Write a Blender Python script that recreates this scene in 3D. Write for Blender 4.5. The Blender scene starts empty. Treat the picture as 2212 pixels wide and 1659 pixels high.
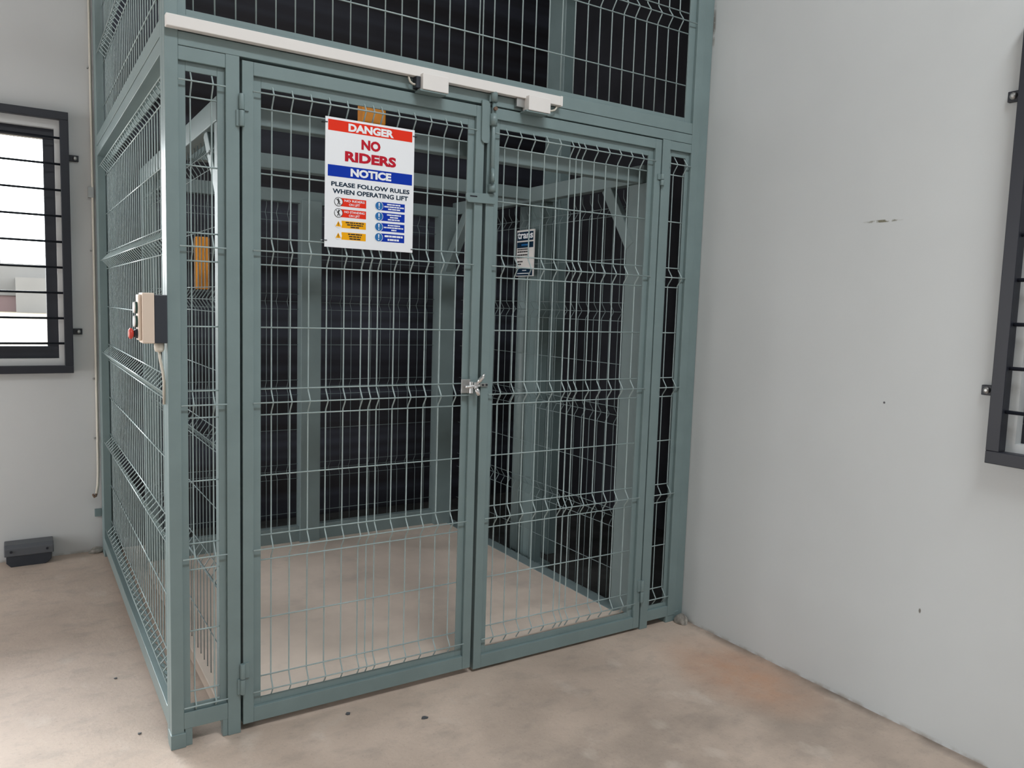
import bpy, bmesh, math, random
from mathutils import Vector, Matrix
random.seed(4)
S = bpy.context.scene
C = S.collection

# ------------------------------------------------------------------ camera
CAMF, CAMYAW, CAMPIT, CAMROL = 1683.65, 0.57015, -0.09651, 0.03163
CAMPOS = Vector((-0.38882, -2.53178, 1.42535))
fw = Vector((math.sin(CAMYAW)*math.cos(CAMPIT), math.cos(CAMYAW)*math.cos(CAMPIT), math.sin(CAMPIT)))
r0 = Vector((math.cos(CAMYAW), -math.sin(CAMYAW), 0)); u0 = r0.cross(fw)
rr = r0*math.cos(CAMROL) + u0*math.sin(CAMROL); uu = -r0*math.sin(CAMROL) + u0*math.cos(CAMROL)
cd = bpy.data.cameras.new('camera'); cam = bpy.data.objects.new('camera', cd); C.objects.link(cam)
cd.sensor_fit = 'HORIZONTAL'; cd.sensor_width = 36; cd.lens = CAMF/2212*36; cd.clip_start = .02; cd.clip_end = 200
M = Matrix((rr, uu, -fw)).transposed().to_4x4(); M.translation = CAMPOS; cam.matrix_world = M
S.camera = cam

# ------------------------------------------------------------------ light
S.view_settings.view_transform = 'Standard'; S.view_settings.look = 'None'
S.view_settings.gamma = 1; S.view_settings.exposure = 0.0
W = bpy.data.worlds.new('world'); S.world = W; W.use_nodes = True
bg = W.node_tree.nodes['Background']; bg.inputs[0].default_value = (.97, .98, 1.0, 1)
# hazy sky, brightest towards a veiled sun behind the left back corner
wn = W.node_tree.nodes; wl = W.node_tree.links
SKY_BASE, SKY_GLOW = 5.4, 34.0
tcw = wn.new('ShaderNodeTexCoord'); dt = wn.new('ShaderNodeVectorMath'); dt.operation = 'DOT_PRODUCT'
dt.inputs[1].default_value = Vector((-.24, .78, .70)).normalized(); wl.new(tcw.outputs['Generated'], dt.inputs[0])
mx = wn.new('ShaderNodeMath'); mx.operation = 'MAXIMUM'; mx.inputs[1].default_value = 0; wl.new(dt.outputs['Value'], mx.inputs[0])
pw = wn.new('ShaderNodeMath'); pw.operation = 'POWER'; pw.inputs[1].default_value = 7; wl.new(mx.outputs[0], pw.inputs[0])
ma = wn.new('ShaderNodeMath'); ma.operation = 'MULTIPLY_ADD'; ma.inputs[1].default_value = SKY_GLOW; ma.inputs[2].default_value = SKY_BASE
wl.new(pw.outputs[0], ma.inputs[0]); wl.new(ma.outputs[0], bg.inputs[1])

def area(name, loc, sx, sy, power, direction, col=(1, 1, 1), portal=False):
    d = bpy.data.lights.new(name, 'AREA'); d.shape = 'RECTANGLE'; d.size = sx; d.size_y = sy; d.energy = power; d.color = col
    if portal: d.cycles.is_portal = True
    o = bpy.data.objects.new(name, d); C.objects.link(o); o.location = loc
    o.rotation_euler = Vector(direction).to_track_quat('-Z', 'Y').to_euler(); return o
area('back_window_portal', (-1.09, 2.44, 1.68), 1.84, 1.22, 1, (0, -1, 0), portal=True)
area('shutter_door_portal', (-4.02, .95, 1.4), 2.3, 2.8, 1, (1, 0, 0), portal=True)
area('right_window_portal', (2.36, -2.25, 1.68), 1.8, 1.3, 1, (-1, 0, 0), portal=True)
area('ceiling_light', (.7, -3.0, 4.85), 1.8, .6, 135, (0, 0.0, -1), (.93, .97, 1))

# ------------------------------------------------------------------ materials
def mat(name, col, rough=.5, metal=0, noise=None, bump=None, spec=.5):
    m = bpy.data.materials.new(name); m.use_nodes = True; nt = m.node_tree; b = nt.nodes['Principled BSDF']
    b.inputs['Base Color'].default_value = (*col, 1); b.inputs['Roughness'].default_value = rough
    b.inputs['Metallic'].default_value = metal; b.inputs['Specular IOR Level'].default_value = spec
    tc = nt.nodes.new('ShaderNodeTexCoord')
    if noise:
        sc, amt = noise
        n = nt.nodes.new('ShaderNodeTexNoise'); n.inputs['Scale'].default_value = sc; n.inputs['Detail'].default_value = 5
        nt.links.new(tc.outputs['Object'], n.inputs['Vector'])
        rp = nt.nodes.new('ShaderNodeValToRGB'); rp.color_ramp.elements[0].position = .3; rp.color_ramp.elements[1].position = .7
        rp.color_ramp.elements[0].color = (*[c*(1-amt) for c in col], 1); rp.color_ramp.elements[1].color = (*[min(1, c*(1+amt)) for c in col], 1)
        nt.links.new(n.outputs['Fac'], rp.inputs[0]); nt.links.new(rp.outputs[0], b.inputs['Base Color'])
    if bump:
        sc, st = bump
        n = nt.nodes.new('ShaderNodeTexNoise'); n.inputs['Scale'].default_value = sc; n.inputs['Detail'].default_value = 4
        nt.links.new(tc.outputs['Object'], n.inputs['Vector'])
        bp = nt.nodes.new('ShaderNodeBump'); bp.inputs['Strength'].default_value = st; bp.inputs['Distance'].default_value = .004
        nt.links.new(n.outputs['Fac'], bp.inputs['Height']); nt.links.new(bp.outputs[0], b.inputs['Normal'])
    return m

GREY = mat('grey_paint', (.185, .250, .252), .36, noise=(9, .05), bump=(60, .05))
CARW = mat('grey_car_wire_paint', (.19, .245, .25), .4)
GREYW = mat('grey_wire_paint', (.335, .415, .415), .3, noise=(30, .08))
CARG = mat('grey_car_paint', (.19, .245, .247), .42, noise=(8, .07))
WHITEP = mat('white_plastic', (.78, .75, .72), .4)
BEIGE = mat('beige_plastic', (.68, .56, .46), .45)
BLACKP = mat('black_plastic', (.025, .03, .04), .4)
BLACKM = mat('black_metal', (.012, .014, .022), .45)
CHROME = mat('chrome', (.8, .8, .8), .12, 1)
STEEL = mat('dull_steel', (.45, .45, .44), .4, 1)
RUST = mat('rusty_steel', (.16, .10, .07), .7)
REDP = mat('red_plastic', (.6, .06, .04), .35)
GREENP = mat('dark_green_plastic', (.02, .06, .045), .35)
ORANGE = mat('orange_plastic', (.75, .28, .02), .35, noise=(20, .1))
SIGNW = mat('sign_white', (.88, .90, .93), .4, spec=.25)
SIGNR = mat('sign_red', (.80, .035, .012), .5, spec=.15)
SIGNDR = mat('sign_dark_red', (.52, .012, .03), .5, spec=.15)
SIGNB = mat('sign_blue', (.002, .035, .40), .5, spec=.15)
SIGNLB = mat('sign_light_blue', (.01, .15, .42), .4)
SIGNN = mat('sign_navy', (.004, .022, .05), .5, spec=.15)
SIGNK = mat('sign_black', (.012, .012, .014), .5)
SIGNY = mat('sign_yellow', (.9, .42, .005), .5, spec=.15)
SHADEWALL = mat('shaft_wall_shade', (.027, .028, .036), .8, noise=(3, .35))  # the void's lack of light is put into this wall colour
SHADEFLOOR = mat('shaft_floor_shade', (.05, .05, .048), .9, noise=(5, .5))  # concrete floor with the gloom of the void painted in
GREYCASE = mat('dark_grey_casing', (.085, .09, .10), .45)
MORTAR = mat('mortar', (.30, .28, .25), .9, noise=(30, .5))
CREAMP = mat('cream_cable', (.62, .58, .50), .5)
OUTW = mat('render_white', (.15, .146, .14), .9, noise=(.3, .15))
OUTP = mat('render_pink', (.15, .10, .10), .9)
SAND = mat('sandy_ground', (.135, .108, .07), .9, noise=(.25, .3))

def glass():
    m = bpy.data.materials.new('window_glass'); m.use_nodes = True; nt = m.node_tree; nt.nodes.remove(nt.nodes['Principled BSDF'])
    t = nt.nodes.new('ShaderNodeBsdfTransparent'); g = nt.nodes.new('ShaderNodeBsdfGlossy'); g.inputs['Roughness'].default_value = .02
    f = nt.nodes.new('ShaderNodeFresnel'); f.inputs[0].default_value = 1.45; x = nt.nodes.new('ShaderNodeMixShader')
    t.inputs[0].default_value = (.96, .98, .98, 1)
    nt.links.new(f.outputs[0], x.inputs[0]); nt.links.new(t.outputs[0], x.inputs[1]); nt.links.new(g.outputs[0], x.inputs[2])
    nt.links.new(x.outputs[0], nt.nodes['Material Output'].inputs['Surface']); return m
GLASS = glass()

class G:  # tiny node helper
    def __init__(s, m): s.nt = m.node_tree; s.b = s.nt.nodes['Principled BSDF']; s.tc = s.nt.nodes.new('ShaderNodeNewGeometry').outputs['Position']
    def lk(s, a, b): s.nt.links.new(a, b)
    def noise(s, sc, det=5, vec=None, scale=(1, 1, 1), rough=.55):
        mp = s.nt.nodes.new('ShaderNodeMapping'); mp.inputs['Scale'].default_value = scale; s.lk(vec or s.tc, mp.inputs[0])
        n = s.nt.nodes.new('ShaderNodeTexNoise'); n.inputs['Scale'].default_value = sc; n.inputs['Detail'].default_value = det; n.inputs['Roughness'].default_value = rough
        s.lk(mp.outputs[0], n.inputs[0]); return n.outputs['Fac']
    def ramp(s, f, stops):
        r = s.nt.nodes.new('ShaderNodeValToRGB'); e = r.color_ramp.elements
        for i, (p, c) in enumerate(stops):
            if i < 2: e[i].position = p; e[i].color = (*c, 1)
            else: n = e.new(p); n.color = (*c, 1)
        s.lk(f, r.inputs[0]); return r.outputs[0]
    def mix(s, f, a, b):
        x = s.nt.nodes.new('ShaderNodeMix'); x.data_type = 'RGBA'
        for v, i in ((f, 0), (a, 6), (b, 7)):
            if hasattr(v, 'links') or hasattr(v, 'is_linked'): s.lk(v, x.inputs[i])
            else: x.inputs[i].default_value = v if i == 0 else (*v, 1)
        return x.outputs[2]
    def math(s, op, a, b=None, clamp=False):
        x = s.nt.nodes.new('ShaderNodeMath'); x.operation = op; x.use_clamp = clamp
        for i, v in enumerate((a, b)):
            if v is None: continue
            if isinstance(v, (int, float)): x.inputs[i].default_value = v
            else: s.lk(v, x.inputs[i])
        return x.outputs[0]
    def blob(s, centre, size, soft=.5):  # 1 inside an ellipsoid of half sizes 'size', falling to 0
        mp = s.nt.nodes.new('ShaderNodeVectorMath'); mp.operation = 'SUBTRACT'; s.lk(s.tc, mp.inputs[0]); mp.inputs[1].default_value = centre
        dv = s.nt.nodes.new('ShaderNodeVectorMath'); dv.operation = 'DIVIDE'; s.lk(mp.outputs[0], dv.inputs[0]); dv.inputs[1].default_value = size
        ln = s.nt.nodes.new('ShaderNodeVectorMath'); ln.operation = 'LENGTH'; s.lk(dv.outputs[0], ln.inputs[0])
        r = s.nt.nodes.new('ShaderNodeMapRange'); s.lk(ln.outputs['Value'], r.inputs[0])
        r.inputs[1].default_value = 1-soft; r.inputs[2].default_value = 1+soft; r.inputs[3].default_value = 1; r.inputs[4].default_value = 0
        return r.outputs[0]
    def bump(s, h, st, dist=.005):
        b = s.nt.nodes.new('ShaderNodeBump'); b.inputs['Strength'].default_value = st; b.inputs['Distance'].default_value = dist
        s.lk(h, b.inputs['Height']); s.lk(b.outputs[0], s.b.inputs['Normal'])

def floor_mat():
    m = mat('concrete_floor', (.5, .4, .33), .62); g = G(m)
    big = g.ramp(g.noise(1.6, 6), [(.30, (.43, .342, .28)), (.5, (.53, .422, .347)), (.72, (.62, .498, .412))])
    mid = g.noise(7, 6, scale=(1, 1.6, 1), rough=.65)
    c = g.mix(g.math('MULTIPLY', g.ramp(mid, [(.5, (0, 0, 0)), (.72, (1, 1, 1))]), .45), big, (.27, .235, .205))
    mottle = g.math('MULTIPLY', g.blob((1.35, -.95, 0), (1.25, .62, .5), .7), g.ramp(g.noise(2.6, 6, rough=.6), [(.34, (.15, .15, .15)), (.58, (1, 1, 1))]))  # broad mottled patch, darker towards the front right of the floor
    c = g.mix(g.math('MULTIPLY', mottle, .62), c, (.25, .205, .17))
    pale = g.ramp(g.noise(4.3, 4, scale=(1.5, 1, 1)), [(.6, (0, 0, 0)), (.7, (1, 1, 1))])
    c = g.mix(g.math('MULTIPLY', pale, .4), c, (.62, .54, .47))
    c = g.mix(g.math('MULTIPLY', g.math('MULTIPLY', g.blob((2.02, -.52, 0), (.17, .27, .5), .6), g.noise(9)), .9), c, (.52, .25, .13))
    sep = g.nt.nodes.new('ShaderNodeSeparateXYZ'); g.lk(g.tc, sep.inputs[0])
    seam = g.math('MULTIPLY', g.math('SUBTRACT', sep.outputs[0], 2.170, False), 22, True)   # grimy joint along the right wall
    seam = g.math('MULTIPLY', seam, g.ramp(g.noise(8, 4), [(.35, (.25, .25, .25)), (.6, (1, 1, 1))]))
    c = g.mix(g.math('MULTIPLY', seam, .75, True), c, (.13, .105, .085))
    fine = g.ramp(g.noise(95, 3), [(.30, (.75, .75, .75)), (.42, (1, 1, 1))])
    x = g.nt.nodes.new('ShaderNodeMix'); x.data_type = 'RGBA'; x.blend_type = 'MULTIPLY'; x.inputs[0].default_value = .5
    g.lk(c, x.inputs[6]); g.lk(fine, x.inputs[7]); g.lk(x.outputs[2], g.b.inputs['Base Color'])
    g.bump(g.noise(11, 8, rough=.65), .35, .008); return m
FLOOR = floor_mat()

def wall_mat(name, col, crack=False):
    m = mat(name, col, .6); g = G(m)
    c = g.ramp(g.noise(1.1, 4), [(.3, tuple(k*.955 for k in col)), (.7, tuple(min(1, k*1.03) for k in col))])
    # dirt line of splashes along the foot of the wall
    sep = g.nt.nodes.new('ShaderNodeSeparateXYZ'); g.lk(g.tc, sep.inputs[0]); z = sep.outputs[2]
    d = g.math('SUBTRACT', 1, g.math('DIVIDE', z, .016), True)
    d = g.math('MULTIPLY', d, g.ramp(g.noise(14, 4), [(.42, (0, 0, 0)), (.6, (1, 1, 1))]))
    c = g.mix(g.math('MULTIPLY', d, .8, True), c, (.30, .26, .22))
    if crack:
        n = g.noise(26, 3)
        k = g.math('MULTIPLY', g.blob((2.22, -.86, 1.776), (.2, .062, .0045), .35), g.ramp(n, [(.44, (0, 0, 0)), (.52, (1, 1, 1))]))
        c = g.mix(k, c, (.16, .15, .10))
        k = g.math('MULTIPLY', g.blob((2.22, .0, 2.68), (.2, .008, .08), .5), g.ramp(g.noise(20), [(.45, (0, 0, 0)), (.55, (1, 1, 1))]))
        c = g.mix(k, c, (.25, .24, .22))
        k = g.blob((2.22, -1.109, .431), (.2, .004, .008), .3); c = g.mix(k, c, (.18, .17, .15))
        k = g.blob((2.22, -.92, 1.133), (.2, .004, .004), .3); c = g.mix(k, c, (.05, .05, .06))
        k = g.math('MULTIPLY', g.blob((2.22, -.76, 2.05), (.2, .05, .32), .7), g.noise(12, scale=(1, 3, .5))); c = g.mix(g.math('MULTIPLY', k, .12), c, (.45, .48, .5))
    g.lk(c, g.b.inputs['Base Color']); g.bump(g.noise(5, 5), .18, .01); return m
WALL = wall_mat('white_wall', (.60, .605, .60)); WALLR = wall_mat('white_wall_marked', (.575, .595, .595), True)

def deck_mat():
    m = mat('dusty_deck', (.4, .34, .3), .6); g = G(m)
    c = g.ramp(g.noise(2.1, 6), [(.3, (.58, .487, .415)), (.7, (.78, .655, .555))])
    c = g.mix(g.math('MULTIPLY', g.ramp(g.noise(5, 5), [(.55, (0, 0, 0)), (.75, (1, 1, 1))]), .35), c, (.30, .27, .25))
    g.lk(c, g.b.inputs['Base Color']); g.bump(g.noise(14, 5), .15); return m
DECK = deck_mat()

def slat_mat():
    m = mat('slatted_backing_shade', (.02, .02, .028), .7); g = G(m)  # shaft darkness carried by the base colour, with stretched bands
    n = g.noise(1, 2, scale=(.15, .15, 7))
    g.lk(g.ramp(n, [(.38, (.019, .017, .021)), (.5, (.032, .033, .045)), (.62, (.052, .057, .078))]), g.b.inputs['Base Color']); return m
SLAT = slat_mat()

# ------------------------------------------------------------------ mesh helpers
class MB:
    def __init__(s): s.v = []; s.f = []; s.sm = []
    def _add(s, vs, fs, smooth=False):
        o = len(s.v); s.v += [tuple(v) for v in vs]; s.f += [tuple(i+o for i in f) for f in fs]; s.sm += [smooth]*len(fs); return s
    def box(s, x0, x1, y0, y1, z0, z1):
        vs = [(x, y, z) for z in (z0, z1) for y in (y0, y1) for x in (x0, x1)]
        return s._add(vs, [(0, 2, 3, 1), (4, 5, 7, 6), (0, 1, 5, 4), (2, 6, 7, 3), (0, 4, 6, 2), (1, 3, 7, 5)])
    def obox(s, p, q, w, d, up):   # bar from p to q, w across (perpendicular to 'up' and the bar), d along 'up'
        p, q, up = Vector(p), Vector(q), Vector(up).normalized(); t = (q-p).normalized(); a = t.cross(up).normalized(); up = a.cross(t).normalized()
        vs = [c + a*sx*w/2 + up*sy*d/2 for c in (p, q) for sy in (-1, 1) for sx in (-1, 1)]
        return s._add(vs, [(0, 2, 3, 1), (4, 5, 7, 6), (0, 1, 5, 4), (2, 6, 7, 3), (0, 4, 6, 2), (1, 3, 7, 5)])
    def tube(s, path, r, n=6, caps=True):
        P = [Vector(p) for p in path]; vs = []; a = None
        rs = r if isinstance(r, (list, tuple)) else [r]*len(P)
        for i, p in enumerate(P):
            t = (P[min(i+1, len(P)-1)] - P[max(i-1, 0)]).normalized()
            if a is None: a = t.orthogonal().normalized()
            a = (a - t*a.dot(t)).normalized(); b = t.cross(a)
            for k in range(n):
                w = 2*math.pi*k/n; vs.append(p + (a*math.cos(w) + b*math.sin(w))*rs[i])
        fs = [(i*n+k, i*n+(k+1) % n, (i+1)*n+(k+1) % n, (i+1)*n+k) for i in range(len(P)-1) for k in range(n)]
        s._add(vs, fs, True)
        if caps:
            o = len(s.v)-len(vs); e = o+(len(P)-1)*n
            s.f += [tuple(o+k for k in reversed(range(n))), tuple(e+k for k in range(n))]; s.sm += [False, False]
        return s
    def prism(s, pts, axis, a0, a1):   # polygon extruded along axis; pts are the two other coordinates in order
        def mk(u, v, w): return {'x': (w, u, v), 'y': (u, w, v), 'z': (u, v, w)}[axis]
        n = len(pts); vs = [mk(u, v, a0) for u, v in pts] + [mk(u, v, a1) for u, v in pts]
        fs = [tuple(range(n)), tuple(reversed(range(n, 2*n)))] + [(i, n+i, n+(i+1) % n, (i+1) % n) for i in range(n)]
        return s._add(vs, fs)
    def disc(s, c, r, axis, n=28, th=.0004): # flat disc with a hair of thickness
        pts = [(c[0]+r*math.cos(2*math.pi*k/n), c[1]+r*math.sin(2*math.pi*k/n)) for k in range(n)]
        return s.prism(pts, axis, c[2], c[2]-th)
    def ring(s, c, r0_, r1_, n=32, th=.0004):
        vs = []
        for rad in (r0_, r1_):
            for k in range(n): w = 2*math.pi*k/n; vs.append((c[0]+rad*math.cos(w), c[2], c[1]+rad*math.sin(w)))
        return s._add(vs, [(k, (k+1) % n, n+(k+1) % n, n+k) for k in range(n)])

def link(name, mb, m, parent=None, bevel=0, org=None):
    base = Vector((0, 0, 0))
    if parent is not None:
        base = Vector(parent['_o'])
    elif org is not None: base = Vector(org)
    else:
        xs, ys, zs = zip(*mb.v); base = Vector(((min(xs)+max(xs))/2, (min(ys)+max(ys))/2, min(zs)))
    me = bpy.data.meshes.new(name); me.from_pydata([tuple(Vector(v)-base) for v in mb.v], [], mb.f); me.update()
    bm = bmesh.new(); bm.from_mesh(me); bmesh.ops.recalc_face_normals(bm, faces=bm.faces)
    bm.to_mesh(me); bm.free()
    for p, sm in zip(me.polygons, mb.sm): p.use_smooth = sm
    me.materials.append(m)
    o = bpy.data.objects.new(name, me); C.objects.link(o); o['_o'] = tuple(base)
    if parent is not None: o.parent = parent
    else: o.location = base
    if bevel:
        b = o.modifiers.new('bevel', 'BEVEL'); b.width = bevel; b.segments = 2; b.limit_method = 'ANGLE'
    return o
def empty(name, loc, label, cat, group=None):
    o = bpy.data.objects.new(name, None); C.objects.link(o); o.location = loc; o.empty_display_size = .1; o['_o'] = tuple(loc)
    return tag(o, label, cat, group)
def tag(o, label, cat, group=None):
    o['label'] = label; o['category'] = cat
    if group: o['group'] = group
    return o
def struct(name, mb, m, bevel=0):
    o = link(name, mb, m, None, bevel); o['kind'] = 'structure'; return o

def text(name, body, x, z, w, h, m, parent, y, bold=0.0, plane='y', align='C'):
    """flat lettering fitted into a w x h box centred on (x, z); plane 'y' faces -y, plane 'x' faces -x (x is then the y coordinate)"""
    cu = bpy.data.curves.new(name, 'FONT'); cu.body = body; cu.size = 1; cu.offset = bold; cu.fill_mode = 'FRONT'; cu.resolution_u = 3
    to = bpy.data.objects.new(name+'_src', cu); C.objects.link(to)
    dg = bpy.context.evaluated_depsgraph_get(); dg.update()
    me = bpy.data.meshes.new_from_object(to.evaluated_get(dg)); bpy.data.objects.remove(to); bpy.data.curves.remove(cu)
    xs = [v.co.x for v in me.vertices]; zs = [v.co.y for v in me.vertices]
    cx, cz = (min(xs)+max(xs))/2, (min(zs)+max(zs))/2; sx = w/(max(xs)-min(xs)); sz = h/(max(zs)-min(zs))
    base = Vector(parent['_o'])
    for v in me.vertices:
        a, b = (v.co.x-cx)*sx, (v.co.y-cz)*sz
        p = Vector((x+a, y, z+b)) if plane == 'y' else Vector((y, x-a, z+b))
        v.co = p-base
    me.materials.clear(); me.materials.append(m); me.update()
    o = bpy.data.objects.new(name, me); C.objects.link(o); o.parent = parent; o['_o'] = tuple(base); return o

# ------------------------------------------------------------------ welded mesh panels
PITCH = .06113; BEND = .0844; BIG = .2
def mesh_rows(z0, nper=4):
    """(z, is_apex) rows from the top: apex, three flats, apex ..."""
    rows = [(z0+BEND/2, True)]; z = z0
    for p in range(nper):
        rows += [(z, False), (z-BIG, False), (z-2*BIG, False)]; z -= 2*BIG
        if p < nper-1 or True: rows.append((z-BEND/2, True)); z -= BEND
    return rows
def mesh_panel(axis, plane, apex, ticks, a0, a1, z0, ztop, zbot, r=.0025, rows=None, n=6, a0b=None, a1b=None):
    """axis 'x' or 'y': direction of the horizontal wires; plane: the other coordinate of the flat wires; apex: offset of the folds"""
    mb = MB(); rows = rows or mesh_rows(z0)
    def pt(a, off, z): return (a, plane+off, z) if axis == 'x' else (plane+off, a, z)
    ap = [z for z, k in rows if k and zbot-.02 < z < ztop+.02]
    for a in ticks:
        prof = []
        for z in sorted(ap, reverse=True):
            for dz, f in ((.040, 0), (.032, .10), (.024, .35), (.004, .95), (-.004, .95), (-.024, .35), (-.032, .10), (-.040, 0)): prof.append((z+dz, f))
        path = [(z, f) for z, f in prof if zbot < z < ztop]
        def fat(zq):
            for i in range(len(prof)-1):
                if prof[i][0] >= zq >= prof[i+1][0]:
                    t = (prof[i][0]-zq)/max(1e-6, prof[i][0]-prof[i+1][0]); return prof[i][1]*(1-t)+prof[i+1][1]*t
            return 0
        path = [(ztop, fat(ztop))] + path + [(zbot, fat(zbot))]
        mb.tube([pt(a, f*apex, z) for z, f in path], r, n)
    for z, k in rows:
        if zbot < z < ztop:
            lo, hi = (a0, a1) if not k else (a0b if a0b is not None else a0, a1b if a1b is not None else a1)
            off = (apex*.95 if k else 0) + (r*1.2 if apex > 0 else -r*1.2)
            mb.tube([pt(lo, off, z), pt(hi, off, z)], r, n)
    return mb

# ------------------------------------------------------------------ the room
XL, YF, ZC = -4.0, -5.2, 4.9
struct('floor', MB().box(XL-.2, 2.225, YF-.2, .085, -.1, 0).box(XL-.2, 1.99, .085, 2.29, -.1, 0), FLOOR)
struct('ceiling', MB().box(XL-.2, 2.4, YF-.2, 2.45, ZC, ZC+.1), WALL)
b = MB(); wx0, wx1, wz0, wz1 = -2.0, -.185, 1.082, 2.285   # back wall with window opening
b.box(XL-.2, wx0, 2.29, 2.45, 0, ZC).box(wx1, .004, 2.29, 2.45, 0, ZC).box(wx0, wx1, 2.29, 2.45, 0, wz0).box(wx0, wx1, 2.29, 2.45, wz1, ZC)
struct('wall_back', b, WALL)
b = MB(); ry0, ry1 = -3.1, -1.36                            # right wall with window opening, ends where the shaft starts
b.box(2.225, 2.385, YF-.2, ry0, 0, ZC).box(2.225, 2.385, ry1, .03, 0, ZC).box(2.225, 2.385, ry0, ry1, 0, 1.055).box(2.225, 2.385, ry0, ry1, 2.3, ZC)
struct('wall_right', b, WALLR)
b = MB(); b.box(XL-.2, XL, YF-.2, -.2, 0, ZC).box(XL-.2, XL, 2.1, 2.45, 0, ZC).box(XL-.2, XL, -.2, 2.1, 2.8, ZC)
struct('wall_left', b, WALL)
struct('wall_front', MB().box(XL-.2, 2.4, YF-.2, YF, 0, ZC), WALL)
# unlit shaft behind the lift, its darkness put into near-black surface colours
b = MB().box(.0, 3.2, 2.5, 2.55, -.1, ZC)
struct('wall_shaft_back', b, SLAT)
struct('wall_shaft_right', MB().box(3.2, 3.25, .02, 2.55, -.1, ZC), SHADEWALL)
struct('wall_shaft_front', MB().box(2.385, 3.25, -.03, .03, -.1, ZC), SHADEWALL)
struct('floor_shaft', MB().box(.0, 1.99, 2.29, 2.55, -.1, -.002).box(1.99, 3.25, .085, 2.55, -.1, -.002).box(2.225, 3.25, .03, .085, -.1, -.002), SHADEFLOOR)
struct('ceiling_shaft', MB().box(.04, 3.25, .04, 2.55, 4.6, 4.65), SHADEWALL)
# windows
b = MB(); t = .055
def rectframe(mb, u0, u1, z0, z1, t, d0, d1, axis):
    for (a, c, e, f) in ((u0, u1, z0, z0+t*1.25), (u0, u1, z1-t, z1), (u0, u0+t, z0+t*1.25, z1-t), (u1-t, u1, z0+t*1.25, z1-t)):
        if axis == 'x': mb.box(a, c, d0, d1, e, f)
        else: mb.box(d0, d1, a, c, e, f)
    return mb
rectframe(b, wx0, wx1, wz0, wz1, .052, 2.325, 2.375, 'x').box(-1.12, -1.06, 2.328, 2.372, wz0+.05, wz1-.05)
w1 = struct('window_1', b, BLACKM, .003)
link('window_pane', MB().box(wx0+.04, wx1-.04, 2.347, 2.353, wz0+.05, wz1-.04), GLASS, w1)
b = MB(); rectframe(b, ry0, ry1, 1.055, 2.3, .05, 2.26, 2.31, 'y')
w2 = struct('window_2', b, BLACKM, .003)
link('window_pane', MB().box(2.283, 2.288, ry0+.04, ry1-.04, 1.1, 2.26), GLASS, w2)
# outside
struct('ground_outside', MB().box(-40, 30, 2.7, 70, .35, .45).box(3.4, 30, -30, 2.7, .35, .45), SAND)
e = empty('neighbour_building', (-3, 46, .45), 'pale building with pink band seen low through the barred back window', 'building')
link('upper_wall', MB().box(-18, 9, 46, 54, 1.28, 2.95), OUTW, e)
link('lower_wall', MB().box(-18, 9, 46.1, 54, .45, 1.28), OUTP, e)
link('annexe', MB().box(-.25, 3.4, 43.5, 46, .45, 2.2), OUTW, e)
link('roof_slab', MB().box(-3.4, -.9, 47, 50, 2.95, 3.25), OUTW, e)

# ------------------------------------------------------------------ window grilles
def grille(name, axis, u0, u1, z0, z1, d0, d1, bars, brackets, label):
    tw = .04
    if axis == 'x': e = empty(name, ((u0+u1)/2, d1, z0), label, 'window grille', 'black window grilles')
    else: e = empty(name, (d1, (u0+u1)/2, z0), label, 'window grille', 'black window grilles')
    f = MB()
    for (a, c, p, q) in ((u0, u1, z0, z0+tw), (u0, u1, z1-tw, z1), (u0, u0+tw, z0+tw, z1-tw), (u1-tw, u1, z0+tw, z1-tw)):
        f.box(*((a, c, d0, d1) if axis == 'x' else (d0, d1, a, c)), p, q)
    link('frame', f, BLACKM, e, .002)
    dm = (d0+d1)/2
    for z in bars:
        m = MB(); m.tube([(u0+.03, dm, z), (u1-.03, dm, z)] if axis == 'x' else [(dm, u0+.03, z), (dm, u1-.03, z)], .006, 8)
        link('bar', m, BLACKM, e)
    for (ua, z, sgn) in brackets:
        m = MB(); a, c = sorted((ua-.002*sgn, ua+.046*sgn))
        m.box(*((a, c, d1-.004, d1+.012) if axis == 'x' else (d1-.004, d1+.012, a, c)), z-.016, z+.016)
        br = link('bracket', m, BLACKM, e, .002)
        m = MB(); uc = ua+.028*sgn; dd = d1-.004
        pth = [(0, .011), (.004, .011), (.007, .009), (.010, .004)]
        m.tube([(uc, dd-k, z) if axis == 'x' else (dd-k, uc, z) for k, _ in pth], [r for _, r in pth], 10)
        link('bolt', m, STEEL, br)
    return e
grille('window_grille', 'x', -2.06, -.122, 1.007, 2.366, 2.238, 2.278,
       [1.165+.1335*k for k in range(9)], [(-.122, 2.141, 1), (-.122, 1.228, 1)], 'black steel grille of horizontal bars over bright back window left of cage')
grille('window_grille', 'y', -3.2, -1.30, .99, 2.36, 2.172, 2.212,
       [1.155, 1.29, 1.425, 1.56, 1.695, 1.83, 1.965, 2.1, 2.235], [(-1.30, 1.215, 1), (-1.30, 2.12, 1)], 'black steel grille cut off at right photo edge on white wall')

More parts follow.
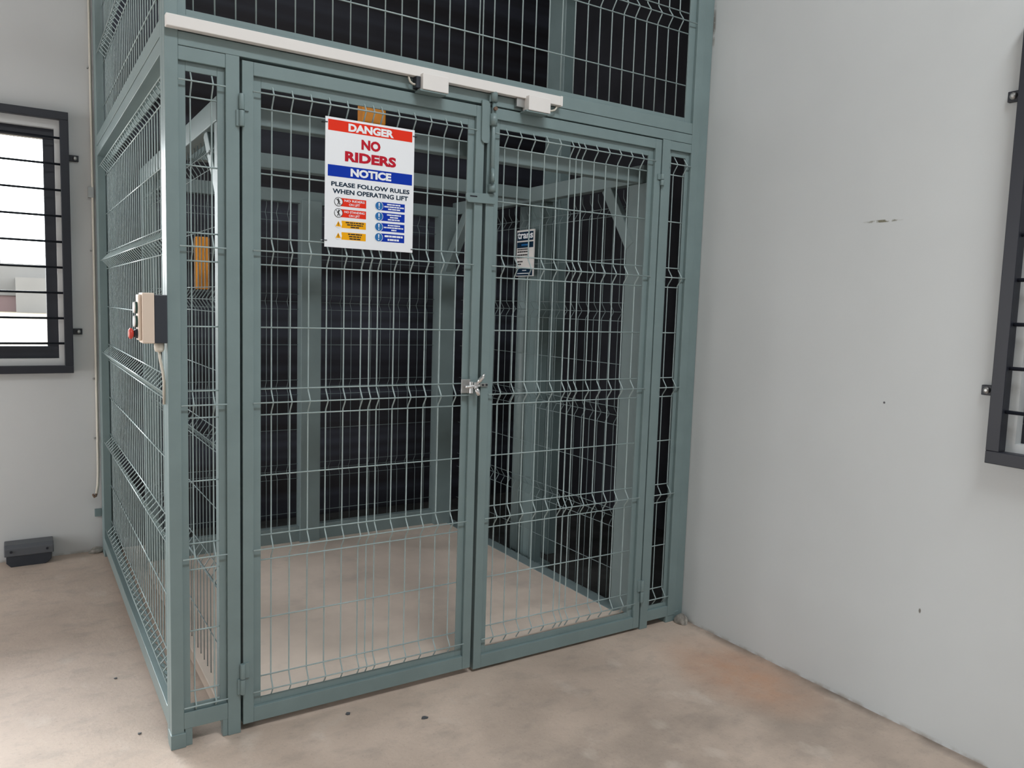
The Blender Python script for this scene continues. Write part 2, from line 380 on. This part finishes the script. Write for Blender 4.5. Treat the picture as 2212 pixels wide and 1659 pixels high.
# ------------------------------------------------------------------ the cage
cage = empty('lift_cage', (0, 0, 0), 'grey steel mesh cage enclosing goods lift, with double front doors', 'cage')
TOP = 4.55
def cpart(name, mb, m=GREY, parent=None, bevel=.0016): return link(name, mb, m, parent or cage, bevel)
cpart('corner_post', MB().box(0, .037, 0, .040, 0, TOP).box(0, .038, .042, .080, .0, TOP).box(-.003, .042, -.004, .05, 0, .048))
cpart('jamb_post', MB().box(.171, .212, 0, .06, 0.0, 2.163))
cpart('jamb_post', MB().box(1.960, 2.004, 0, .06, 0, 2.163))
cpart('wall_post', MB().box(2.128, 2.172, 0, .04, .03, TOP).box(2.174, 2.224, .004, .045, .01, TOP).box(2.12, 2.20, .002, .05, 0, .045))
cpart('header_beam', MB().box(.037, 2.128, 0.001, .06, 2.1635, 2.203).box(.037, .171, .0015, .04, 2.122, 2.162).box(2.004, 2.128, .0015, .04, 2.125, 2.162))
cpart('upper_rail', MB().box(.037, 2.128, 0.002, .04, 2.2055, 2.252)); cpart('upper_rail', MB().box(.037, 2.128, .002, .04, 3.6, 3.65))
cpart('door_stop', MB().prism([(1.064, 2.175), (1.099, 2.175), (1.099, 2.034), (1.093, 2.024), (1.074, 2.024), (1.066, 2.034)], 'y', -.008, -.001), bevel=.0015)
# narrow side panels of the front
def strip_frame(x0, x1, z0, z1, w, y0=.014, y1=.020):
    return MB().box(x0, x0+w, y0, y1, z0, z1).box(x1-w, x1, y0, y1, z0, z1).box(x0+w, x1-w, y0, y1, z0, z0+w*.9).box(x0+w, x1-w, y0, y1, z1-w*1.2, z1)
cpart('bottom_rail', MB().box(.037, .171, 0.001, .04, .058, .112).box(.04, .062, .003, .03, .0, .058).box(.155, .171, .003, .03, .0, .058))
cpart('bottom_rail', MB().box(2.004, 2.128, .001, .04, .03, .078))
cpart('panel_liner', strip_frame(.037, .171, .112, 2.122, .022), bevel=.001)
cpart('panel_liner', strip_frame(2.004, 2.128, .078, 2.125, .020), bevel=.001)
Z0 = 2.02397; FLAT = .0235; APX = -.0245
cpart('mesh_panel', mesh_panel('x', FLAT, APX, [.0735, .1345], .05, .158, Z0, 2.108, .11, a0b=.037, a1b=.171), GREYW, bevel=0)
cpart('mesh_panel', mesh_panel('x', FLAT, APX, [2.048, 2.106], 2.02, 2.115, Z0, 2.108, .075, a0b=2.004, a1b=2.128), GREYW, bevel=0)
# tall upper front panel
cpart('panel_liner', MB().box(.037, .062, .014, .02, 2.252, 3.6).box(2.092, 2.128, .014, .02, 2.252, 3.6).box(.062, 2.092, .014, .02, 2.252, 2.272).box(.062, 2.092, .014, .02, 3.57, 3.6), bevel=.001)
uprows = [(2.409, False), (2.625, False), (2.667, True), (2.709, False), (2.909, False), (3.109, False), (3.151, True), (3.193, False), (3.393, False)]
cpart('mesh_panel', mesh_panel('x', FLAT, APX, [.084+PITCH*i for i in range(33)]+[1.0765], .045, 2.11, 0, 3.6, 2.245, rows=uprows, a0b=.04, a1b=2.12), GREYW, bevel=0)
# left side of the cage
cpart('side_post', MB().box(0, .04, 2.20, 2.262, 0, TOP).box(0.001, .038, 2.155, 2.198, 0, TOP))
cpart('side_rail', MB().box(0.001, .04, .080, 2.155, 2.150, 2.198).box(0, .04, .080, 2.155, 2.201, 2.250))
cpart('side_rail', MB().box(0.001, .04, .080, 2.155, .045, .105))
cpart('side_rail', MB().box(0.001, .04, .080, 2.155, 3.6, 3.65))
cpart('side_liner', MB().box(.046, .052, .08, .10, .105, 2.15).box(.046, .052, 2.13, 2.155, .105, 2.15).box(.046, .052, .1, 2.13, .105, .116).box(.046, .052, .1, 2.13, 2.11, 2.15), bevel=.001)
tl = [.11+PITCH*i for i in range(33)]+[.842]
cpart('mesh_panel', mesh_panel('y', .040, -.030, tl, .09, 2.145, Z0+.028, 2.135, .115, rows=None), GREYW, bevel=0)
cpart('mesh_panel', mesh_panel('y', .040, -.030, tl, .09, 2.145, 0, 3.6, 2.245, rows=uprows), GREYW, bevel=0)

# doors: a part of the cage with sub-parts
def door(x0, x1, z0, z1, ticks, hx, hs, hinges, m0, m1):
    t = .0345
    f = MB().box(x0, x0+t, 0, .05, z0, z1).box(x1-t, x1, 0, .05, z0, z1).box(x0+t, x1-t, 0.0005, .038, z0, z0+.052).box(x0+t, x1-t, 0.0005, .038, z1-.040, z1)
    d = cpart('cage_door', f)
    cpart('door_liner', strip_frame(x0+t, x1-t, z0+.052, z1-.040, .026), parent=d, bevel=.001)
    cpart('mesh_panel', mesh_panel('x', FLAT, APX, ticks, x0+t+.012, x1-t-.012, Z0, 2.10, .095, a0b=x0+t-.002, a1b=x1-t+.002), GREYW, d, 0)
    for hz0, hz1 in hinges:
        h = MB(); zm = (hz0+hz1)/2
        h.tube([(hx, -.008, hz0), (hx, -.008, zm-.001)], .0085, 12).tube([(hx, -.008, zm+.001), (hx, -.008, hz1)], .0085, 12)
        h.box(*sorted((hx, hx+hs*.022)), -.006, .002, zm, hz1).box(*sorted((hx, hx-hs*.016)), -.006, .002, hz0, zm)
        cpart('hinge', h, parent=d, bevel=.001)
    return d
cols = list(range(12))
d1 = door(.2195, 1.081, .025, 2.1545, [.31608+PITCH*c for c in cols]+[.31608+PITCH*5.5], .2165, 1, [(1.955, 2.052), (.135, .238)], 0, 0)
d2 = door(1.0945, 1.9535, .012, 2.158, [1.18328+PITCH*c for c in cols]+[1.18328+PITCH*5.5], 1.957, -1, [(1.968, 2.014), (.13, .232)], 0, 0)
# lap plate and drop bolt on the right door
p = [(1.131, 1.808), (1.131, 1.846), (1.013, 1.839), (1.007, 1.833), (1.007, 1.816), (1.016, 1.806)]
lp = cpart('lap_plate', MB().prism(p, 'y', -.009, -.001), parent=d2, bevel=.0015)
bolt = cpart('barrel_bolt', MB().tube([(1.111, -.014, 1.852), (1.110, -.014, 2.205)], .0075, 12), parent=d2, bevel=0)
cpart('bolt_guide', MB().tube([(1.109, -.014, 2.172), (1.109, -.014, 2.205), (1.109, -.014, 2.216), (1.109, -.014, 2.220)], [.0135, .0135, .010, .004], 14).box(1.092, 1.118, -.012, .001, 2.172, 2.198), bevel=0)
cpart('bolt_guide', MB().tube([(1.110, -.014, 2.088), (1.110, -.014, 2.130)], .0135, 14).box(1.097, 1.128, -.012, .001, 2.09, 2.128), parent=d2, bevel=0)
cpart('bolt_guide', MB().tube([(1.111, -.014, 1.850), (1.111, -.014, 1.878)], .0135, 14).box(1.100, 1.128, -.012, .001, 1.852, 1.876), parent=d2, bevel=0)
cpart('bolt_handle', MB().tube([(1.111, -.014, 1.935), (1.106, -.024, 1.925), (1.102, -.034, 1.905), (1.101, -.036, 1.885)], .0065, 10), parent=d2, bevel=0)
cpart('bolt_pin', MB().tube([(1.110, -.020, 2.147), (1.110, -.030, 2.147)], .007, 10), RUST, d2, 0)['label'] = 'rusty bolt end'

cpart('slot', MB().box(1.022, 1.052, -.0096, -.0088, 1.826, 1.831), BLACKM, lp, 0)
# ------------------------------------------------------------------ latch between the doors
e = empty('door_latch', (1.03, 0, 1.10), 'small chrome lever latch holding the two cage doors shut', 'latch')
link('base_plate', MB().box(1.008, 1.046, -.008, -.0005, 1.106, 1.158), STEEL, e, .002)
link('body', MB().box(1.036, 1.050, -.022, -.006, 1.105, 1.150).tube([(1.018, -.018, 1.130), (1.078, -.018, 1.134)], .0065, 10).box(1.052, 1.068, -.026, -.008, 1.122, 1.148), CHROME, e, .002)
link('lever', MB().tube([(1.066, -.020, 1.140), (1.074, -.028, 1.155), (1.083, -.034, 1.168), (1.087, -.038, 1.180)], [.007, .009, .008, .003], 10)
     .tube([(1.062, -.020, 1.130), (1.064, -.028, 1.115), (1.068, -.032, 1.098)], [.007, .010, .008], 10), CHROME, e)
link('catch', MB().box(1.088, 1.122, -.006, -.0005, 1.128, 1.141).tube([(1.078, -.008, 1.134), (1.090, -.008, 1.134)], .004, 8), STEEL, e, .0015)
link('screw', MB().tube([(1.100, -.006, 1.1345), (1.100, -.009, 1.1345)], .004, 10), BLACKM, e)
link('screw', MB().tube([(1.116, -.006, 1.1345), (1.116, -.009, 1.1345)], .004, 10), BLACKM, e)

# ------------------------------------------------------------------ danger sign
SX, SZ = .4815, 2.0285
sg = link('warning_sign', MB().box(SX, SX+.318, -.0035, -.0005, SZ-.4195, SZ), SIGNW, None, .0006)
tag(sg, 'white DANGER NO RIDERS warning sign on the left cage door mesh', 'sign')
def srect(name, u0, u1, v0, v1, m, lay=1, parent=sg):
    return link(name, MB().box(SX+u0, SX+u1, -.0035-.0003*lay, -.0033, SZ-v1, SZ-v0), m, parent)
def stext(body, u0, u1, v0, v1, m, bold=.0, lay=2):
    return text('lettering', body, SX+(u0+u1)/2, SZ-(v0+v1)/2, u1-u0, v1-v0, m, sg, -.0036-.0003*lay, bold)
srect('red_banner', .009, .309, .0075, .0425, SIGNR); stext('DANGER', .078, .240, .0125, .0385, SIGNW, .05)
stext('NO', .124, .192, .058, .0915, SIGNDR, .048); stext('RIDERS', .067, .250, .1025, .136, SIGNDR, .048)
srect('blue_banner', .009, .311, .152, .189, SIGNB); stext('NOTICE', .087, .233, .157, .1835, SIGNW, .05)
stext('PLEASE FOLLOW RULES', .021, .302, .2055, .220, SIGNN, .028); stext('WHEN OPERATING LIFT', .026, .297, .228, .2435, SIGNN, .028)
def words(u0, u1, v0, v1, m, lines, parent=sg):   # unreadably small print
    mb = MB(); n = len(lines); h = (v1-v0)/n
    for i, fr in enumerate(lines):
        w = (u1-u0)*fr; a = (u0+u1-w)/2; end = a+w; rnd = random.Random(i*7+int(u0*1e4)+int(v0*1e4))
        while a < end-.002:
            c = min(end, a+rnd.uniform(.006, .018)); mb.box(SX+a, SX+c, -.0043, -.0038, SZ-(v0+h*(i+.80)), SZ-(v0+h*(i+.25))); a = c+.0016
    return link('small_print', mb, m, parent)
for cv, v0, v1, l1 in ((.2695, .2565, .2835, 'NO RIDERS'), (.306, .293, .319, 'NO STANDING')):
    srect('red_notice', .055, .1435, v0, v1, SIGNR)
    link('pictogram_disc', MB().disc((SX+.0465, SZ-cv, -.0041), .0145, 'y'), SIGNW, sg)
    link('pictogram_ring', MB().ring((SX+.0465, SZ-cv, -.0048), .0132, .0148), SIGNK, sg)
    k = 1 if cv < .29 else -1
    cx, cz = SX+.0465, SZ-cv
    fig = MB().disc((cx-.001*k, cz+.0085, -.0046), .0022, 'y', 12)
    for a, c, w in (((0, .006), (0, -.001), .0045), ((0, .005), (-.006, .008), .002), ((0, .004), (.005, .000), .002), ((0, -.001), (-.0035*1, -.010), .0024), ((0, -.001), (.004, -.010), .0024)):
        fig.obox((cx+a[0]*k, -.0047, cz+a[1]), (cx+c[0]*k, -.0047, cz+c[1]), w, .0003, (0, 1, 0))
    fig.obox((cx-.009, -.0049, cz+.009), (cx+.009, -.0049, cz-.009), .0012, .0003, (0, 1, 0))
    link('pictogram', fig, SIGNK, sg)
    stext(l1, .067, .138, v0+.004, v0+.0115, SIGNW, .02); stext('ON LIFT', .083, .121, v0+.0155, v0+.0235, SIGNW, .02)
for v0, v1 in ((.3305, .354), (.368, .3925)):
    srect('yellow_notice', .058, .1435, v0, v1, SIGNY); cv = (v0+v1)/2
    link('pictogram_disc', MB().disc((SX+.0465, SZ-cv, -.0041), .0125, 'y'), SIGNW, sg)
    link('pictogram', MB().prism([(SX+.0465-.0095, SZ-cv-.008), (SX+.0465+.0095, SZ-cv-.008), (SX+.0465, SZ-cv+.010)], 'y', -.0046, -.0042), SIGNY, sg)
    link('pictogram', MB().box(SX+.0455, SX+.0475, -.0050, -.0046, SZ-cv-.003, SZ-cv+.005).box(SX+.0455, SX+.0475, -.0050, -.0046, SZ-cv-.0062, SZ-cv-.0042), SIGNK, sg)
    words(.070, .140, v0+.001, v1-.001, SIGNK, (.95, .8, .45) if v0 < .35 else (.7, .6, .55))
for i, v0 in enumerate((.2560, .2910, .3262, .3612)):
    v1 = v0+.0275; cv = (v0+v1)/2
    srect('blue_notice', .196, .2855, v0, v1, SIGNB)
    link('pictogram_ring', MB().ring((SX+.190, SZ-cv, -.0047), .0138, .0150), SIGNW, sg)
    link('pictogram_disc', MB().disc((SX+.190, SZ-cv, -.0041), .0142, 'y'), SIGNLB, sg)
    link('pictogram', MB().prism([(SX+.1875, SZ-cv+.010), (SX+.1925, SZ-cv+.010), (SX+.1912, SZ-cv-.003), (SX+.1888, SZ-cv-.003)], 'y', -.0046, -.0042).disc((SX+.190, SZ-cv-.0078, -.0042), .0022, 'y', 12), SIGNW, sg)
    words(.208, .283, v0+.002, v1-.002, SIGNW, ((.7, .98, .6), (.7, .4, .6), (.6, .98, .25), (.9, .6))[i])
for u, v in ((.002, .018), (.316, .021), (.003, .398), (.3155, .408)):
    s = -1 if u < .1 else 1
    link('cable_tie', MB().box(SX+u-.008+.003*s, SX+u+.008+.003*s, -.006, .012, SZ-v-.0012, SZ-v+.0012), BLACKP, sg)

# ------------------------------------------------------------------ trunking and door switches
tk = empty('cable_trunking', (.7, -.012, 2.2), 'long white plastic cable trunking along the beam above the cage doors', 'trunking')
link('trunk_body', MB().box(.0015, 1.404, -.027, -.0005, 2.204, 2.2385), WHITEP, tk, .002)
link('end_cap', MB().box(1.398, 1.408, -.0285, -.0005, 2.202, 2.240), WHITEP, tk, .002)
def switch(x0, x1, cab, label, side):
    e = empty('door_switch', ((x0+x1)/2, -.02, 2.155), label, 'switch', 'switch boxes under the trunking')
    link('housing', MB().box(x0, x1, -.048, -.004, 2.160, 2.2135), WHITEP, e, .002)
    link('base', MB().box(x0-.008, x1-.006, -.044, -.0005, 2.154, 2.160), GREY, e, .001)
    link('cable', MB().tube(cab, .0035, 8), CREAMP, e)
    return e
s1 = switch(.806, .905, [(.768, -.014, 2.206), (.768, -.016, 2.196), (.772, -.018, 2.184), (.782, -.019, 2.178), (.806, -.019, 2.177)], 'white switch box under trunking above left cage door', -1)
s2 = switch(1.240, 1.338, [(1.338, -.019, 2.181), (1.362, -.019, 2.180), (1.378, -.018, 2.186), (1.387, -.016, 2.196), (1.388, -.014, 2.206)], 'white switch box under trunking above right door, near the bolt', 1)
link('actuator', MB().box(1.205, 1.240, -.018, -.001, 2.172, 2.204), STEEL, s2, .001)
link('actuator', MB().box(.790, .806, -.030, -.001, 2.166, 2.204), BLACKP, s1, .001)

# ------------------------------------------------------------------ push-button control box
e = empty('control_box', (-.035, .03, 1.288), 'beige and black push button control box on the left cage post', 'control box')
link('back_box', MB().box(-.036, -.0005, -.008, .064, 1.289, 1.433), BLACKP, e, .002)
link('cover', MB().box(-.069, -.036, -.010, .066, 1.288, 1.438).box(-.078, -.069, .004, .060, 1.296, 1.432), BEIGE, e, .003)
for z in (1.393, 1.352):
    bt = link('push_button', MB().tube([(-.072, .03, z), (-.084, .03, z)], .0175, 18), GREENP, e)
    link('bezel', MB().tube([(-.083, .03, z), (-.088, .03, z)], .0165, 18), WHITEP, bt)
st = link('stop_button', MB().tube([(-.070, .03, 1.316), (-.080, .03, 1.316), (-.090, .03, 1.316)], [.0175, .0145, .009], 18), BLACKP, e)
link('mushroom_head', MB().tube([(-.089, .03, 1.316), (-.093, .03, 1.316), (-.098, .03, 1.316), (-.102, .03, 1.316)], [.010, .0155, .0165, .012], 20), REDP, st)
link('cable_gland', MB().tube([(-.020, .02, 1.290), (-.020, .02, 1.270), (-.020, .02, 1.262)], [.0145, .0145, .011], 14), CREAMP, e)
link('cable', MB().tube([(-.020, .02, 1.264), (-.018, .02, 1.24), (-.010, .024, 1.20), (-.006, .03, 1.17), (-.006, .034, 1.10)], .0045, 10), CREAMP, e)

# ------------------------------------------------------------------ lift car
CX0, CX1, CY0, CY1 = .168, 1.985, .10, 1.86
car = empty('lift_car', (1.07, .95, 0), 'grey open lift platform car with mesh sides standing inside the cage', 'lift')
def kp(name, mb, m=CARG, parent=None, bevel=.003): return link(name, mb, m, parent or car, bevel)
kp('deck', MB().box(CX0+.05, CX1-.07, CY0+.03, CY1-.03, .010, .050), DECK)
kp('deck_lip', MB().box(CX0, CX0+.055, CY0+.03, CY1, .004, .052).box(CX0, CX1, CY0, CY0+.03, .004, .0515), DECK)
kp('deck_edge', MB().box(CX1-.075, CX1, CY0+.03, CY1, .004, .052).box(CX0+.05, CX1-.07, CY1-.05, CY1, .004, .052))
kp('corner_post', MB().box(CX0, CX0+.05, CY0, CY0+.05, .0, 1.985))
kp('corner_post', MB().box(1.950, 1.985, CY0-.02, CY0+.10, .0, 1.99))
kp('corner_post', MB().box(CX0, CX0+.06, CY1-.06, CY1, .0, 1.985))
kp('corner_post', MB().box(1.822, 1.935, CY1-.085, CY1, .0, 1.985))
kp('middle_post', MB().box(.968, 1.083, CY1-.075, CY1, .0, 1.985))
kp('top_beam', MB().box(CX0-.004, CX0+.05, CY0, CY1, 1.984, 2.060))
kp('top_beam', MB().box(1.945, 1.995, CY0, CY1, 1.992, 2.068))
kp('top_beam', MB().box(CX0+.05, 1.945, CY0, CY0+.05, 1.988, 2.045))
kp('top_beam', MB().box(CX0+.05, 1.945, CY1-.05, CY1, 1.968, 2.036))
kp('cross_beam', MB().box(CX0+.05, 1.945, .99, 1.05, 2.004, 2.066))
kp('bottom_rail', MB().box(CX0+.06, 1.84, CY1-.05, CY1-.005, .05, .14))
kp('brace', MB().obox((CX0+.022, .335, 1.99), (CX0+.022, .125, 1.74), .05, .03, (1, 0, 0)))
kp('brace', MB().obox((1.962, .36, 1.995), (1.962, .175, 1.72), .06, .03, (1, 0, 0)))
kp('brace', MB().obox((1.90, 1.55, 1.995), (1.88, 1.84, 1.60), .06, .05, (1, 0, 0)))
ZC0 = Z0-.157
kp('mesh_panel', mesh_panel('y', CX0+.026, -.022, [.19+PITCH*i for i in range(27)]+[.99], CY0+.05, CY1-.06, ZC0, 1.98, .02, r=.0018), CARW, bevel=0)
kp('mesh_panel', mesh_panel('y', 1.975, .022, [.20+PITCH*i for i in range(26)]+[.93], CY0+.06, CY1-.08, ZC0, 1.98, .05, r=.0018), CARW, bevel=0)
kp('mesh_panel', mesh_panel('x', CY1-.02, .026, [.24+PITCH*1.95*i/1.95 for i in range(12)], .22, .97, ZC0, 1.97, .10, r=.0018), CARW, bevel=0)
kp('mesh_panel', mesh_panel('x', CY1-.02, .026, [1.16+PITCH*1.0*i for i in range(11)], 1.08, 1.83, ZC0, 1.97, .10, r=.0018), CARW, bevel=0)

# guide masts beside the car
e = empty('guide_mast', (1.99, 1.04, 0), 'twin grey steel guide mast at right side of the lift platform', 'mast')
link('near_column', MB().box(2.008, 2.075, .958, 1.07, .0, 2.0), GREY, e, .004)
link('far_column', MB().tube([(2.062, 1.165, .0), (2.062, 1.165, 1.99)], .053, 20), CARG, e)
link('mounting_plate', MB().box(2.008, 2.085, .93, 1.25, 2.0, 2.085), GREY, e, .003)
link('foot_plate', MB().box(2.008, 2.12, .93, 1.25, 0.0, .012), GREY, e)
tag(link('shaft_column', MB().box(2.20, 2.27, 1.08, 1.235, 0, TOP), GREY, None, .004), 'tall grey steel column beyond right side mesh, rising past the top beam', 'column')
cpart('rear_post', MB().box(.042, .09, 2.22, 2.262, 0, TOP))

# rules board on the mast
bd = link('rules_board', MB().box(1.964, 1.9715, .966, 1.134, 1.602, 1.852), WHITEP, None, .0006)
tag(bd, 'small blue and white maker board on the mast inside the cage', 'sign')
XB = 1.9635
link('heading_panel', MB().box(XB-.0002, 1.9645, .972, 1.130, 1.795, 1.842), SIGNN, bd)
text('lettering', 'trans', 1.05, 1.822, .150, .034, SIGNW, bd, XB-.0005, .03, 'x')
link('blue_band', MB().box(XB-.0002, 1.9645, .970, 1.130, 1.756, 1.787), SIGNN, bd)
link('small_print', MB().box(XB-.0004, 1.9645, 1.02, 1.085, 1.768, 1.776), SIGNLB, bd)
mb = MB()
for z, a, c in ((1.748, 1.012, 1.124), (1.735, 1.02, 1.124), (1.718, 1.02, 1.124), (1.704, 1.03, 1.124), (1.682, 1.07, 1.122), (1.668, 1.085, 1.122)):
    y = c
    while y > a: w = random.uniform(.01, .022); mb.box(XB-.0002, 1.9645, max(a, y-w), y, z-.0035, z+.0035); y -= w+.003
link('small_print', mb, SIGNK, bd)
link('blue_band', MB().box(XB-.0002, 1.9645, .972, 1.130, 1.606, 1.645), SIGNN, bd)
link('small_print', MB().box(XB-.0005, 1.9645, 1.0, 1.12, 1.616, 1.620).box(XB-.0005, 1.9645, 1.03, 1.07, 1.632, 1.636), SIGNW, bd)

# orange things
e = empty('beacon_lamp', (1.057, 1.02, 2.066), 'square orange lamp showing through the mesh just above the sign', 'lamp')
link('stem', MB().tube([(1.057, 1.02, 2.066), (1.057, 1.02, 2.265)], .02, 12), BLACKM, e)
link('lamp_cover', MB().box(.998, 1.116, .985, 1.055, 2.265, 2.385), ORANGE, e, .008)
e = empty('orange_box', (.447, 1.80, 1.47), 'tall orange box hanging on the rear mesh, seen through narrow left panel', 'box')
link('case', MB().box(.413, .482, 1.775, 1.832, 1.474, 1.745), ORANGE, e, .008)
link('hook', MB().tube([(.447, 1.80, 1.74), (.447, 1.81, 1.77), (.447, 1.836, 1.775), (.447, 1.85, 1.765)], .004, 8), BLACKM, e)

# ------------------------------------------------------------------ small things on the back wall and floor
e = empty('casing', (-.35, 2.2, 0), 'dark grey ribbed plastic casing on floor against white back wall', 'casing')
hp = [(2.285, .115), (2.195, .115), (2.175, .098), (2.172, .058), (2.285, .058)]
link('hood', MB().prism(hp, 'x', -.460, -.238), GREYCASE, e, .004)
link('body', MB().prism([(-.452, .058), (-.246, .058), (-.250, .022), (-.275, .0), (-.432, .0), (-.452, .022)], 'y', 2.178, 2.285), BLACKP, e, .003)
for x in (-.43, -.268): link('screw', MB().tube([(x, 2.180, .083), (x, 2.168, .083)], .006, 10), BLACKM, e)
def wallbit(name, mb, m, label, cat, bev=.001, group=None): return tag(link(name, mb, m, None, bev), label, cat, group)
wallbit('wall_anchor', MB().box(-.036, -.008, 2.268, 2.29, 1.945, 2.0), STEEL, 'small grey metal tab on the white wall beside the cage, highest of its kind', 'bracket')
wallbit('fixing_plate', MB().box(-.034, .0, 2.274, 2.29, .200, .242), GREY, 'small blue grey fixing plate low on wall beside the cage', 'plate')
e = empty('wall_cable', (-.02, 2.28, .32), 'cream cable with bent dark end running down beside the cage', 'cable')
link('sheath', MB().tube([(-.014, 2.275, 4.6), (-.013, 2.275, 1.5), (-.013, 2.275, .55), (-.014, 2.272, .45), (-.018, 2.262, .38), (-.026, 2.25, .335)], .007, 8), CREAMP, e)
link('bare_end', MB().tube([(-.026, 2.25, .337), (-.030, 2.245, .322), (-.036, 2.245, .318), (-.041, 2.245, .328), (-.043, 2.245, .336)], .006, 8), RUST, e)
for i, (z, lb) in enumerate(((2.62, 'small wall screw beside the cage near the photo top'), (1.665, 'small wall screw beside the cage at window mid height'), (.97, 'small wall screw beside the cage below the window'), (.64, 'lowest small wall screw beside the cage, above the cable end'))):
    wallbit('wall_screw', MB().tube([(-.026, 2.29, z), (-.026, 2.278, z), (-.026, 2.272, z)], [.005, .005, .003], 8), STEEL, lb, 'screw', 0, 'screws in the back wall beside the cage')

def lump(name, c, s, m, seed, label, cat):
    rnd = random.Random(seed); bm = bmesh.new(); bmesh.ops.create_icosphere(bm, subdivisions=3, radius=1)
    k = [Vector((rnd.uniform(-1, 1), rnd.uniform(-1, 1), rnd.uniform(-1, 1))) for _ in range(7)]
    mb = MB()
    for v in bm.verts:
        f = 1+.22*sum(math.sin(3.1*v.co.dot(q)+i) for i, q in enumerate(k))/2.2
        p = v.co*f; mb.v.append((c[0]+p.x*s[0], c[1]+p.y*s[1], max(0.0005, c[2]+p.z*s[2])))
    mb.f = [tuple(v.index for v in fc.verts) for fc in bm.faces]; mb.sm = [False]*len(mb.f); bm.free()
    return tag(link(name, mb, m), label, cat, 'mortar clumps at the cage foot')
lump('mortar_clump', (2.192, -.035, .012), (.030, .030, .034), MORTAR, 3, 'rough grey mortar clump at the foot of the right cage post', 'mortar')
lump('mortar_clump', (-.03, 2.26, .008), (.04, .028, .022), MORTAR, 8, 'rough mortar clump in the corner where back wall meets the cage', 'mortar')
def chip(x, y, s, seed, label, m=GREYCASE):
    rnd = random.Random(seed); pts = []
    for k in range(6):
        w = 2*math.pi*k/6+rnd.uniform(-.3, .3); r = s*rnd.uniform(.55, 1); pts.append((x+r*math.cos(w), y+r*math.sin(w)))
    tag(link('paint_chip', MB().prism(pts, 'z', .0005, .004), m), label, 'chip', 'dark chips and grit on the floor')
chip(.78, -.215, .014, 1, 'grey paint chip on the floor in front of the left door')
chip(.56, -.06, .010, 6, 'tiny dark chip on floor just outside the left door')
chip(-.075, .15, .007, 2, 'dark speck of grit on floor beside left cage foot')
chip(-.10, .60, .007, 3, 'dark speck of grit on the floor midway along the left mesh')
